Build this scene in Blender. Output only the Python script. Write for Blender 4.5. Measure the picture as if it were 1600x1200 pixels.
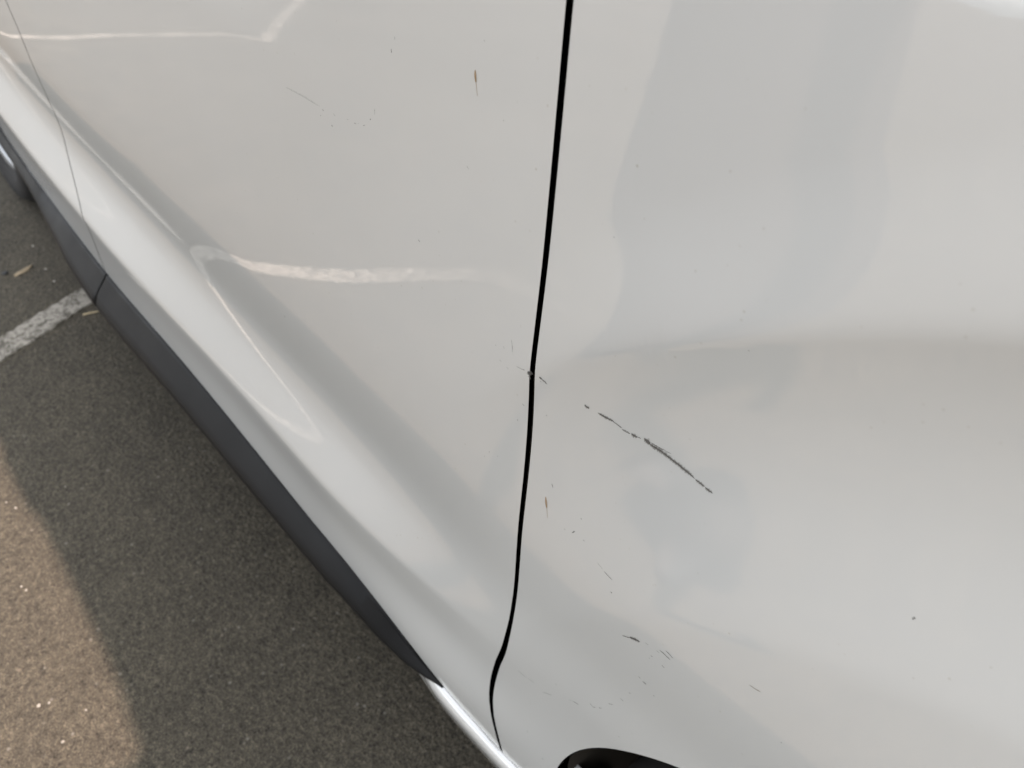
import bpy, bmesh, math, random
import numpy as np
from mathutils import Vector, Matrix

random.seed(7)
for o in list(bpy.data.objects):
    bpy.data.objects.remove(o, do_unlink=True)
SC = bpy.context.scene
COL = SC.collection
R_ = math.radians
GZ = -0.04                      # height of the asphalt; z = 0 is near the bottom of the door sills
WID = 1.70                      # width of the car: its far side stands at y = WID

# ------------------------------------------------------------------ camera
CAMLOC = (0.24102, -0.25120, 1.11081)
RIGHT, DOWN, FWD = (0.65806985, 0.75102444, 0.05391064), None, None
def cam_rot(yaw, pitch, roll):
    cy, sy = math.cos(yaw), math.sin(yaw)
    fw = np.array([-sy*math.cos(pitch), cy*math.cos(pitch), -math.sin(pitch)])
    r = np.array([cy, sy, 0.0]); d = np.cross(fw, r)
    r2 = r*math.cos(roll) + d*math.sin(roll); d2 = -r*math.sin(roll) + d*math.cos(roll)
    return r2, d2, fw
cr, cd, cf = cam_rot(0.802232, 0.737179, -0.0728805)
cam = bpy.data.cameras.new('camera')
camo = bpy.data.objects.new('camera', cam); COL.objects.link(camo)
m = Matrix(((cr[0], -cd[0], -cf[0], CAMLOC[0]), (cr[1], -cd[1], -cf[1], CAMLOC[1]), (cr[2], -cd[2], -cf[2], CAMLOC[2]), (0, 0, 0, 1)))
camo.matrix_world = m
cam.sensor_width = 36; cam.sensor_fit = 'HORIZONTAL'; cam.lens = 27.0
cam.clip_start = 0.01; cam.clip_end = 800
cam.dof.use_dof = True; cam.dof.focus_distance = 0.50; cam.dof.aperture_fstop = 10.0
SC.camera = camo

# ------------------------------------------------------------------ sky and sun
SUN = Vector((0.15, 0.30, 1.0)).normalized()          # towards the sun: beyond the car, ahead of it
elev = math.asin(SUN.z); azim = math.atan2(SUN.x, SUN.y)
w = bpy.data.worlds.new('World'); SC.world = w; w.use_nodes = True
nt = w.node_tree
bg = nt.nodes['Background']
sky = nt.nodes.new('ShaderNodeTexSky'); sky.sky_type = 'NISHITA'; sky.sun_disc = False
sky.sun_elevation = elev; sky.sun_rotation = azim
sky.air_density = 1.0; sky.dust_density = 2.0; sky.ozone_density = 1.0
hsv = nt.nodes.new('ShaderNodeHueSaturation'); hsv.inputs['Saturation'].default_value = 0.20
nt.links.new(sky.outputs[0], hsv.inputs['Color']); nt.links.new(hsv.outputs[0], bg.inputs['Color'])
bg.inputs['Strength'].default_value = 0.15
sl = bpy.data.lights.new('sun', 'SUN'); so = bpy.data.objects.new('sun', sl); COL.objects.link(so)
sl.energy = 2.0; sl.angle = R_(1.4); sl.color = (1.0, 0.76, 0.65)
so.rotation_euler = SUN.to_track_quat('Z', 'Y').to_euler()
so.location = (3, 1, 6)

vs = SC.view_settings
vs.view_transform = 'Standard'; vs.look = 'None'; vs.gamma = 1.0; vs.exposure = 2.0
SC.render.engine = 'CYCLES'
SC.cycles.max_bounces = 8; SC.cycles.diffuse_bounces = 4; SC.cycles.glossy_bounces = 4; SC.cycles.transparent_max_bounces = 8
SC.cycles.caustics_reflective = False; SC.cycles.caustics_refractive = False

# ------------------------------------------------------------------ materials
def mat(name):
    mm = bpy.data.materials.new(name); mm.use_nodes = True
    return mm, mm.node_tree, mm.node_tree.nodes['Principled BSDF']
def nd(t, kind, **kw):
    n = t.nodes.new(kind)
    for k, v in kw.items(): setattr(n, k, v)
    return n
def noise(t, scale, detail=3, rough=0.55, vec=None):
    n = nd(t, 'ShaderNodeTexNoise'); n.inputs['Scale'].default_value = scale
    n.inputs['Detail'].default_value = detail; n.inputs['Roughness'].default_value = rough
    if vec is not None: t.links.new(vec, n.inputs['Vector'])
    return n
def ramp(t, src, stops, interp='LINEAR'):
    r = nd(t, 'ShaderNodeValToRGB'); r.color_ramp.interpolation = interp
    e = r.color_ramp.elements
    while len(e) < len(stops): e.new(0.5)
    for el, (p, c) in zip(e, stops):
        el.position = p; el.color = (*c, 1) if len(c) == 3 else c
    t.links.new(src, r.inputs['Fac']); return r
def mixc(t, fac, a, b, mode='MIX'):
    n = nd(t, 'ShaderNodeMix', data_type='RGBA', blend_type=mode)
    for i, v in ((0, fac), (6, a), (7, b)):
        if hasattr(v, 'links'): t.links.new(v, n.inputs[i])
        else: n.inputs[i].default_value = v if i == 0 else (*v, 1)
    return n.outputs[2]
def g(v): return (v, v, v)
def simple(name, col, rough=0.5, spec=0.5, metal=0.0, coat=0.0):
    mm, t, b = mat(name)
    tc = nd(t, 'ShaderNodeTexCoord'); n = noise(t, 60, 4, vec=tc.outputs['Object'])
    c = mixc(t, n.outputs['Fac'], tuple(0.88*x for x in col), tuple(min(1, 1.12*x) for x in col))
    t.links.new(c, b.inputs['Base Color'])
    b.inputs['Roughness'].default_value = rough; b.inputs['Specular IOR Level'].default_value = spec
    b.inputs['Metallic'].default_value = metal; b.inputs['Coat Weight'].default_value = coat
    return mm

def make_paint():
    mm, t, b = mat('white_paint')
    tc = nd(t, 'ShaderNodeTexCoord'); ob = tc.outputs['Object']
    white = (0.612, 0.615, 0.592)
    n1 = noise(t, 5.0, 4, 0.6, ob)
    film = ramp(t, n1.outputs['Fac'], [(0.42, g(0.0)), (0.78, g(0.10))])
    c = mixc(t, film.outputs[0], white, (0.50, 0.47, 0.41))
    # dried dust specks gathered in patches
    v = nd(t, 'ShaderNodeTexVoronoi'); v.inputs['Scale'].default_value = 130; t.links.new(ob, v.inputs['Vector'])
    n2 = noise(t, 9.0, 3, 0.6, ob)
    patch = ramp(t, n2.outputs['Fac'], [(0.46, g(0.0)), (0.66, g(1.0))])
    spk = ramp(t, v.outputs['Distance'], [(0.05, g(1.0)), (0.13, g(0.0))])
    wn = nd(t, 'ShaderNodeTexWhiteNoise'); t.links.new(v.outputs['Position'], wn.inputs['Vector'])
    sel = ramp(t, wn.outputs['Value'], [(0.50, g(0.0)), (0.95, g(0.85))])
    m1 = mixc(t, 1.0, spk.outputs[0], sel.outputs[0], 'MULTIPLY')
    m2 = mixc(t, 1.0, m1, patch.outputs[0], 'MULTIPLY')
    c = mixc(t, m2, c, (0.42, 0.39, 0.33))
    t.links.new(c, b.inputs['Base Color'])
    b.inputs['Roughness'].default_value = 0.55; b.inputs['Specular IOR Level'].default_value = 0.3
    b.inputs['Coat Weight'].default_value = 1.0; b.inputs['Coat IOR'].default_value = 2.6
    cr_ = ramp(t, n1.outputs['Fac'], [(0.3, g(0.026)), (0.8, g(0.048))])
    t.links.new(cr_.outputs[0], b.inputs['Coat Roughness'])
    # orange peel of the lacquer
    n3 = noise(t, 160, 2, 0.5, ob)
    bp = nd(t, 'ShaderNodeBump'); bp.inputs['Strength'].default_value = 0.02; bp.inputs['Distance'].default_value = 0.001
    t.links.new(n3.outputs['Fac'], bp.inputs['Height']); t.links.new(bp.outputs[0], b.inputs['Coat Normal'])
    return mm
M_PAINT = make_paint()

def asphalt_nodes(t, b, ob):
    n0 = noise(t, 1.3, 4, 0.6, ob); n1 = noise(t, 14, 5, 0.6, ob); n2 = noise(t, 105, 6, 0.75, ob); n5 = noise(t, 420, 3, 0.7, ob)
    base = ramp(t, n0.outputs['Fac'], [(0.25, (0.046, 0.0405, 0.0295)), (0.75, (0.066, 0.058, 0.0430))])
    c = mixc(t, n1.outputs['Fac'], (0.58, 0.58, 0.58), (1.42, 1.40, 1.36)); c = mixc(t, 1.0, base.outputs[0], c, 'MULTIPLY')
    r2 = ramp(t, n2.outputs['Fac'], [(0.29, g(0.25)), (0.445, g(0.84)), (0.55, g(1.07)), (0.72, g(1.85))]); c = mixc(t, 1.0, c, r2.outputs[0], 'MULTIPLY')
    r5 = ramp(t, n5.outputs['Fac'], [(0.30, g(0.45)), (0.5, g(1.0)), (0.7, g(1.75))]); c = mixc(t, 1.0, c, r5.outputs[0], 'MULTIPLY')
    # pale and brown chips of aggregate at the surface
    v = nd(t, 'ShaderNodeTexVoronoi'); v.inputs['Scale'].default_value = 105; t.links.new(ob, v.inputs['Vector'])
    wn = nd(t, 'ShaderNodeTexWhiteNoise'); t.links.new(v.outputs['Position'], wn.inputs['Vector'])
    sel = ramp(t, wn.outputs['Value'], [(0.92, g(0.0)), (0.98, g(0.40))])
    dot = ramp(t, v.outputs['Distance'], [(0.18, g(1.0)), (0.34, g(0.0))])
    f = mixc(t, 1.0, sel.outputs[0], dot.outputs[0], 'MULTIPLY')
    tone = ramp(t, wn.outputs['Color'], [(0.0, (0.20, 0.14, 0.09)), (0.5, (0.20, 0.185, 0.155)), (1.0, (0.28, 0.265, 0.23))])
    c = mixc(t, f, c, tone.outputs[0])
    v2 = nd(t, 'ShaderNodeTexVoronoi'); v2.inputs['Scale'].default_value = 150; t.links.new(ob, v2.inputs['Vector'])
    wn2 = nd(t, 'ShaderNodeTexWhiteNoise'); t.links.new(v2.outputs['Position'], wn2.inputs['Vector'])
    sel2 = ramp(t, wn2.outputs['Value'], [(0.80, g(0.0)), (0.90, g(0.80))]); dot2 = ramp(t, v2.outputs['Distance'], [(0.20, g(1.0)), (0.42, g(0.0))])
    c = mixc(t, mixc(t, 1.0, sel2.outputs[0], dot2.outputs[0], 'MULTIPLY'), c, (0.012, 0.010, 0.008))
    h1 = mixc(t, 0.5, n2.outputs['Fac'], v2.outputs['Distance'])
    bp = nd(t, 'ShaderNodeBump'); bp.inputs['Strength'].default_value = 1.0; bp.inputs['Distance'].default_value = 0.004
    t.links.new(h1, bp.inputs['Height']); t.links.new(bp.outputs[0], b.inputs['Normal'])
    b.inputs['Roughness'].default_value = 0.85; b.inputs['Specular IOR Level'].default_value = 0.3
    return c
def make_asphalt():
    mm, t, b = mat('asphalt'); tc = nd(t, 'ShaderNodeTexCoord')
    t.links.new(asphalt_nodes(t, b, tc.outputs['Object']), b.inputs['Base Color']); return mm
def make_line(fade, name):
    mm, t, b = mat(name); tc = nd(t, 'ShaderNodeTexCoord'); ob = tc.outputs['Object']
    c0 = asphalt_nodes(t, b, ob)
    n = noise(t, 62, 6, 0.72, ob); n2 = noise(t, 7, 3, 0.6, ob); n4 = noise(t, 260, 3, 0.65, ob)
    s = nd(t, 'ShaderNodeMath', operation='ADD'); t.links.new(n.outputs['Fac'], s.inputs[0])
    s2 = nd(t, 'ShaderNodeMath', operation='MULTIPLY'); s2.inputs[1].default_value = 0.30; t.links.new(n2.outputs['Fac'], s2.inputs[0])
    t.links.new(s2.outputs[0], s.inputs[1])
    s3 = nd(t, 'ShaderNodeMath', operation='MULTIPLY'); s3.inputs[1].default_value = 0.45; t.links.new(n4.outputs['Fac'], s3.inputs[0])
    s4 = nd(t, 'ShaderNodeMath', operation='ADD'); t.links.new(s.outputs[0], s4.inputs[0]); t.links.new(s3.outputs[0], s4.inputs[1])
    sp = nd(t, 'ShaderNodeSeparateXYZ'); t.links.new(ob, sp.inputs[0])
    mr = nd(t, 'ShaderNodeMapRange'); mr.inputs[1].default_value = -0.45; mr.inputs[2].default_value = -1.25; mr.inputs[3].default_value = 0.0; mr.inputs[4].default_value = fade
    t.links.new(sp.outputs[1], mr.inputs[0])
    s5 = nd(t, 'ShaderNodeMath', operation='ADD'); t.links.new(s4.outputs[0], s5.inputs[0]); t.links.new(mr.outputs[0], s5.inputs[1])
    f = ramp(t, s5.outputs[0], [(0.74, g(0.05)), (0.84, g(0.40)), (0.93, g(0.95))])
    nn = noise(t, 200, 3, 0.6, ob)
    wc = mixc(t, nn.outputs['Fac'], (0.17, 0.155, 0.13), (0.44, 0.41, 0.355))
    t.links.new(mixc(t, f.outputs[0], c0, wc), b.inputs['Base Color']); return mm
M_ASPH = make_asphalt(); M_LINE = make_line(-0.24, 'worn_line_paint'); M_LINE2 = make_line(-0.07, 'line_paint')

def make_plastic():
    mm, t, b = mat('grained_black_plastic'); tc = nd(t, 'ShaderNodeTexCoord'); ob = tc.outputs['Object']
    n = noise(t, 900, 3, 0.6, ob); n2 = noise(t, 12, 4, 0.6, ob)
    t.links.new(mixc(t, n2.outputs['Fac'], (0.005, 0.005, 0.0054), (0.011, 0.011, 0.0108)), b.inputs['Base Color'])
    r = ramp(t, n2.outputs['Fac'], [(0.3, g(0.42)), (0.7, g(0.56))]); t.links.new(r.outputs[0], b.inputs['Roughness'])
    bp = nd(t, 'ShaderNodeBump'); bp.inputs['Strength'].default_value = 0.25; bp.inputs['Distance'].default_value = 0.0006; b.inputs['Specular IOR Level'].default_value = 0.2
    t.links.new(n.outputs['Fac'], bp.inputs['Height']); t.links.new(bp.outputs[0], b.inputs['Normal'])
    return mm
M_PLASTIC = make_plastic()
M_SEAL = simple('black_seal_rubber', (0.006, 0.006, 0.006), 0.9, 0.1)
M_TYRE = simple('tyre_rubber', (0.022, 0.021, 0.020), 0.8, 0.3)
M_LINER = simple('wheel_arch_felt', (0.045, 0.038, 0.030), 0.95, 0.1)
M_RIM = simple('grey_alloy', (0.35, 0.36, 0.37), 0.35, 0.5, 0.9)
M_UNDER = simple('underbody_black', (0.015, 0.015, 0.015), 0.8, 0.2)
M_LAMP = simple('lamp_plastic', (0.30, 0.30, 0.31), 0.15, 0.5, 0.0, 1.0)
M_HUSK = simple('grass_seed_husk', (0.30, 0.205, 0.115), 0.7, 0.3)
M_STRAW = simple('dry_straw', (0.48, 0.39, 0.24), 0.7, 0.3)
M_LEAF = simple('dry_leaf_scrap', (0.30, 0.24, 0.16), 0.8, 0.2)
M_STONE = simple('pale_grit_stone', (0.30, 0.28, 0.24), 0.8, 0.3)
M_STONED = simple('dark_grit_stone', (0.05, 0.05, 0.05), 0.8, 0.3)
M_SKIN = simple('skin', (0.36, 0.21, 0.145), 0.55, 0.4)
M_SHIRT = simple('grey_sleeve_cloth', (0.098, 0.090, 0.080), 0.9, 0.2)
M_TROUS = simple('grey_coat_cloth', (0.098, 0.090, 0.080), 0.9, 0.2)
M_SHOE = simple('shoe_leather', (0.05, 0.045, 0.04), 0.6, 0.4)
M_HAIR = simple('dark_hair', (0.02, 0.016, 0.013), 0.6, 0.4)
M_PHONE = simple('phone_black', (0.02, 0.02, 0.022), 0.3, 0.5)
def glass():
    mm, t, b = mat('tinted_glass')
    b.inputs['Base Color'].default_value = (0.02, 0.025, 0.025, 1); b.inputs['Roughness'].default_value = 0.02
    tr = nd(t, 'ShaderNodeBsdfTransparent'); tr.inputs[0].default_value = (0.42, 0.46, 0.45, 1)
    mx = nd(t, 'ShaderNodeMixShader'); mx.inputs[0].default_value = 0.35
    t.links.new(tr.outputs[0], mx.inputs[1]); t.links.new(b.outputs[0], mx.inputs[2])
    t.links.new(mx.outputs[0], t.nodes['Material Output'].inputs['Surface'])
    return mm
M_GLASS = glass()
def scuff(name, col, alpha):
    mm, t, b = mat(name)
    tc = nd(t, 'ShaderNodeTexCoord'); n = noise(t, 1400, 4, 0.7, tc.outputs['Object'])
    r = ramp(t, n.outputs['Fac'], [(0.30, g(max(0, alpha - 0.35))), (0.50, g(alpha)), (0.62, g(min(1, alpha + 0.2)))])
    b.inputs['Base Color'].default_value = (*col, 1); b.inputs['Roughness'].default_value = 0.7
    t.links.new(r.outputs[0], b.inputs['Alpha'])
    return mm
M_SCUFF = {'d': scuff('scuff_black', (0.075, 0.071, 0.066), 0.82), 'm': scuff('scuff_grey', (0.17, 0.163, 0.15), 0.6),
           'l': scuff('scuff_faint', (0.22, 0.21, 0.19), 0.36), 't': scuff('scuff_tan', (0.26, 0.21, 0.15), 0.6), 'v': scuff('scuff_veil', (0.36, 0.35, 0.33), 0.14)}

# ------------------------------------------------------------------ helpers
def link(name, me, material, parent=None):
    o = bpy.data.objects.new(name, me); COL.objects.link(o)
    if material is not None: me.materials.append(material)
    if parent is not None: o.parent = parent
    return o
def empty(name, loc, label=None, cat=None, group=None):
    o = bpy.data.objects.new(name, None); COL.objects.link(o); o.location = loc; o.empty_display_size = 0.1
    if label: o['label'] = label; o['category'] = cat
    if group: o['group'] = group
    return o
def tag(o, label, cat, group=None):
    o['label'] = label; o['category'] = cat
    if group: o['group'] = group
    return o
def mesh_pd(name, verts, faces, normals=None, smooth_=True):
    me = bpy.data.meshes.new(name); me.from_pydata([tuple(v) for v in verts], [], [tuple(f) for f in faces]); me.update()
    if smooth_: me.polygons.foreach_set('use_smooth', [True]*len(me.polygons))
    if normals is not None: me.normals_split_custom_set_from_vertices([tuple(n) for n in normals])
    me.update(); return me
def from_bm(name, bm, material, parent=None, smooth_=False):
    bmesh.ops.recalc_face_normals(bm, faces=bm.faces)
    me = bpy.data.meshes.new(name); bm.to_mesh(me); bm.free()
    if smooth_: me.polygons.foreach_set('use_smooth', [True]*len(me.polygons))
    return link(name, me, material, parent)

# ------------------------------------------------------------------ shape of the car's side
WC = (0.46, 0.33)      # front wheel centre (x, z)
RWC = (-2.14, 0.33)    # rear wheel centre

def hermite(t, pts):
    """cubic Hermite through (t, value, slope), t ascending; linear beyond the ends"""
    t = np.asarray(t, float)
    T = np.array([p[0] for p in pts]); V = np.array([p[1] for p in pts]); M = np.array([p[2] for p in pts])
    i = np.clip(np.searchsorted(T, t) - 1, 0, len(T) - 2)
    h = T[i + 1] - T[i]; s = (t - T[i]) / h; sc = np.clip(s, 0, 1)
    r = ((2*sc**3 - 3*sc**2 + 1)*V[i] + (sc**3 - 2*sc**2 + sc)*h*M[i]
         + (-2*sc**3 + 3*sc**2)*V[i + 1] + (sc**3 - sc**2)*h*M[i + 1])
    r = r + np.where(t < T[0], (t - T[0])*M[0], 0) + np.where(t > T[-1], (t - T[-1])*M[-1], 0)
    return r

def smooth(a, b, x):
    t = np.clip((np.asarray(x, float) - a)/(b - a), 0, 1)
    return t*t*t*(t*(6*t - 15) + 10)

# door section: plain side, and the extra bulge of the lower door
BASE = [(0.20, -0.018, 0.06), (0.45, -0.010, 0.05), (0.545, -0.0075, 0.05), (0.66, 0.0, 0.03), (0.80, -0.0012, -0.030), (0.95, -0.0085, -0.068), (1.10, -0.028, -0.20), (1.2, -0.06, -0.45)]
LEAN = [(0.70, 0.0, 0.0), (0.80, 0.0, 0.0), (0.92, 0.0, 0.0), (1.00, 0.0022, 0.045), (1.06, 0.0046, 0.03), (1.2, -0.010, -0.2)]
BUMP = [(0.20, 0.0150, 0.070), (0.27, 0.0205, 0.085), (0.412, 0.0334, 0.100), (0.4330, 0.0350, 0.02), (0.4410, 0.0338, -0.30),
        (0.4480, 0.0310, -0.49), (0.488, 0.0112, -0.48), (0.510, 0.0022, -0.30), (0.537, -0.0030, -0.09), (0.57, -0.0035, 0.05), (0.66, 0.0, 0.0)]
FLARE = [(0.30, 0.0055, 0.05), (0.38, 0.0092, 0.04), (0.474, 0.0119, 0.018), (0.490, 0.0114, -0.08), (0.512, 0.0092, -0.115), (0.540, 0.0059, -0.115),
         (0.570, 0.0027, -0.09), (0.600, 0.0007, -0.04), (0.630, 0.0, 0.0)]
CREASE_C = (0.56, 0.26)     # the crease over the arch follows a wider circle
CREASE = [(0.62, -0.0168, 0.0), (0.685, -0.0155, 0.05), (0.725, -0.0115, 0.16), (0.757, -0.0046, 0.28), (0.7775, 0.0017, 0.33), (0.785, 0.0032, 0.09), (0.794, 0.0033, -0.04), (0.85, 0.0, 0.0)]

def flare(x, z, c):
    dx = x - c[0]; dz = z - c[1]
    sgn = 1.0 if c[0] > -1.0 else -1.0
    r = np.hypot(dx, dz)
    rc = np.hypot(x - (c[0] + sgn*(CREASE_C[0] - 0.46)), z - CREASE_C[1])
    return hermite(np.clip(r, 0.30, 0.63), FLARE) + hermite(np.clip(rc, 0.62, 0.85), CREASE)

def side(x, z):
    """outward offset (metres towards the viewer) of the car's side at length x, height z"""
    x = np.asarray(x, float); z = np.asarray(z, float)
    o = hermite(z, BASE)
    o = o + smooth(-0.12, 0.16, x)*hermite(np.clip(z, 0.70, 1.2), LEAN)
    o = o - 0.15*np.maximum(x + 0.05, 0)**2 - 0.03*np.maximum(-0.9 - x, 0)**2
    o = o - 3.4*smooth(0.05, 0.95, -x)*np.maximum(z - 0.90, 0)**2
    low = 1 - smooth(0.25, 0.40, z)
    amp = ((1 - low)*(1 - smooth(-0.36, 0.11, x))*(0.73 + 0.22*smooth(0.40, 1.00, -x)) + low*(1 - smooth(-0.22, 0.13, x)))*(1 - smooth(1.86, 2.0, -x))
    o = o + amp*hermite(np.clip(z, 0.20, 0.66), BUMP)
    o = o + smooth(-0.10, 0.10, x)*flare(x, z, WC)
    o = o + smooth(1.90, 2.03, -x)*flare(x, z, RWC)
    return o


# ------------------------------------------------------------------ the setting
me = mesh_pd('asphalt_ground', [(-150, -150, GZ), (150, -150, GZ), (150, 150, GZ), (-150, 150, GZ)], [(0, 1, 2, 3)], None, False)
ground = link('asphalt_ground', me, M_ASPH); ground['kind'] = 'structure'
def strip(name, a, b_, wd, dz=0.0035, seed=0, material=None):
    rn = random.Random(seed)
    a = Vector((a[0], a[1])); b_ = Vector((b_[0], b_[1])); d = (b_ - a); L = d.length; d.normalize(); n = Vector((-d.y, d.x))
    k = max(2, int(L/0.012)); vv = []; ff = []
    for i in range(k + 1):
        p = a + d*(L*i/k)
        e1 = wd/2 + rn.uniform(-1, 1)*0.0035; e2 = wd/2 + rn.uniform(-1, 1)*0.0035
        for q, z in ((p + n*e1, GZ - 0.001), (p + n*(e1 - 0.001), GZ + dz), (p - n*(e2 - 0.001), GZ + dz), (p - n*e2, GZ - 0.001)):
            vv.append((q.x, q.y, z))
    for i in range(k):
        for j in range(3):
            ff.append((4*i + j, 4*i + j + 1, 4*i + 4 + j + 1, 4*i + 4 + j))
    o = link(name, mesh_pd(name, vv, ff, None, False), material or M_LINE); o['kind'] = 'structure'; return o

strip('parking_line', (-1.684, 0.36), (-1.036, -1.20), 0.070, seed=1)
strip('parking_line', (-3.38, 0.9), (-3.46, -1.62), 0.045, seed=2, material=M_LINE2)
strip('parking_line', (-3.42, -1.58), (-7.6, -4.4), 0.062, 0.0055, seed=3, material=M_LINE2)


# ------------------------------------------------------------------ the car
car = empty('car', (-0.8, 0.85, GZ), 'white car with black scratches and scuffs on its front fender and door', 'car')
def cpart(name, me_or_obj, material=None, parent=None, world=True):
    o = link(name, me_or_obj, material) if not isinstance(me_or_obj, bpy.types.Object) else me_or_obj
    p = parent if parent is not None else car
    o.parent = p
    o.matrix_parent_inverse = Matrix.Identity(4)
    off = Vector((0, 0, 0)); q = p
    while q is not None: off += q.location; q = q.parent
    o.location = o.location - off
    return o

def grad(x, z):
    h = 4e-4
    return (side(x + h, z) - side(x - h, z))/(2*h), (side(x, z + h) - side(x, z - h))/(2*h)
def panel(name, X, Z, far=False, closed_u=False, ret=0.022, rad=0.0018, inset=0.0):
    """sheet-metal panel over the grid X, Z (2-D arrays) on the car's side, edges folded inward"""
    nu, nv = X.shape
    O = side(X, Z) - inset
    ox, oz = grad(X, Z)
    N = np.stack([-ox, -np.ones_like(X), -oz], -1); N /= np.linalg.norm(N, axis=-1, keepdims=True)
    P = np.stack([X, -O, Z], -1)
    verts = P.reshape(-1, 3).tolist(); norms = N.reshape(-1, 3).tolist()
    idx = np.arange(nu*nv).reshape(nu, nv)
    faces = [(idx[i, j], idx[i + 1, j], idx[i + 1, j + 1], idx[i, j + 1]) for i in range(nu - 1) for j in range(nv - 1)]
    # orientation of the grid in the x-z plane
    area = np.sum((X[1:, :-1] - X[:-1, :-1])*(Z[:-1, 1:] - Z[:-1, :-1]) - (Z[1:, :-1] - Z[:-1, :-1])*(X[:-1, 1:] - X[:-1, :-1]))
    # folded edge: walk the border, offset outwards in the sheet and turn inwards
    loop = list(idx[:, 0]) + list(idx[-1, 1:]) + list(idx[-2::-1, -1]) + list(idx[0, -2:0:-1])
    n = len(loop); V = np.array(verts); NN = np.array(norms)
    lp = V[loop]; ln = NN[loop]
    tang = np.roll(lp, -1, 0) - np.roll(lp, 1, 0); tang /= np.linalg.norm(tang, axis=1, keepdims=True) + 1e-12
    e = np.cross(tang, ln); e /= np.linalg.norm(e, axis=1, keepdims=True) + 1e-12
    if area > 0: e = -e
    cen = lp.mean(0)
    if np.mean(np.einsum('ij,ij->i', e, lp - cen)) < 0: e = -e
    rings = [loop]
    for a in (30, 60, 90):
        s_, c_ = math.sin(R_(a)), math.cos(R_(a))
        ring = lp + e*rad*s_ - ln*rad*(1 - c_); rn = e*s_ + ln*c_
        k = len(verts); verts += ring.tolist(); norms += rn.tolist(); rings.append(list(range(k, k + n)))
    ring = lp + e*rad - ln*(rad + ret); k = len(verts); verts += ring.tolist(); norms += e.tolist(); rings.append(list(range(k, k + n)))
    for a_, b_ in zip(rings[:-1], rings[1:]):
        for i in range(n):
            j = (i + 1) % n
            faces.append((a_[i], a_[j], b_[j], b_[i]) if area > 0 else (a_[i], b_[i], b_[j], a_[j]))
    verts = np.array(verts); norms = np.array(norms)
    if far:
        verts[:, 1] = WID - verts[:, 1]; norms[:, 1] *= -1
    # wind every face so that it agrees with the normals
    f0 = faces[0]; a, b_, c = verts[f0[0]], verts[f0[1]], verts[f0[2]]
    if np.dot(np.cross(b_ - a, c - b_), norms[f0[0]]) < 0: faces = [f[::-1] for f in faces]
    return mesh_pd(name, verts, faces, norms)

GAP_T = [(0.170, 0.0070), (0.200, -0.0002), (0.2293, -0.0074), (0.2712, -0.0149), (0.3076, -0.0216), (0.336, -0.0252), (0.3663, -0.0252), (0.4025, -0.0210), (0.4459, -0.0132),
         (0.484, -0.0100), (0.530, -0.0082), (0.621, -0.0052), (0.734, -0.0024), (0.8149, -0.0018), (0.884, -0.0042), (0.934, -0.0070), (0.974, -0.0098), (1.0086, -0.0130), (1.10, -0.024)]
DB_T = [(-2.2, 0.306), (-1.74, 0.308), (-1.36, 0.306), (-1.05, 0.300), (-0.75, 0.315), (-0.5, 0.306), (-0.38, 0.300), (-0.26, 0.297), (-0.16, 0.280), (-0.08, 0.244), (0.0, 0.219), (0.08, 0.215)]
def tabfun(tab):
    t = [a for a, b_ in tab]; v = [b_ for a, b_ in tab]
    s = np.gradient(np.array(v), np.array(t))
    pts = list(zip(t, v, s))
    return lambda z: hermite(z, pts)
gap_x = tabfun(GAP_T)
SEAM_T = [(0.22, -1.108), (0.284, -1.078), (0.33, -1.060), (0.37, -1.041), (0.403, -1.023), (0.428, -1.014), (0.4511, -1.032), (0.4729, -1.064), (0.503, -1.110), (0.5465, -1.130), (0.60, -1.119), (0.65, -1.112), (0.70, -1.119), (0.735, -1.134), (0.85, -1.150), (1.10, -1.160)]
seam_x = tabfun(SEAM_T)
door_bottom = tabfun(DB_T)
BELT = 1.10
def gap_w(z):                   # width of the shut gap at the front of the door
    return np.interp(z, [0.23, 0.30, 0.37, 0.43, 0.50, 0.70, 1.10], [0.0030, 0.0038, 0.0058, 0.0058, 0.0038, 0.0033, 0.0038])

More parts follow.
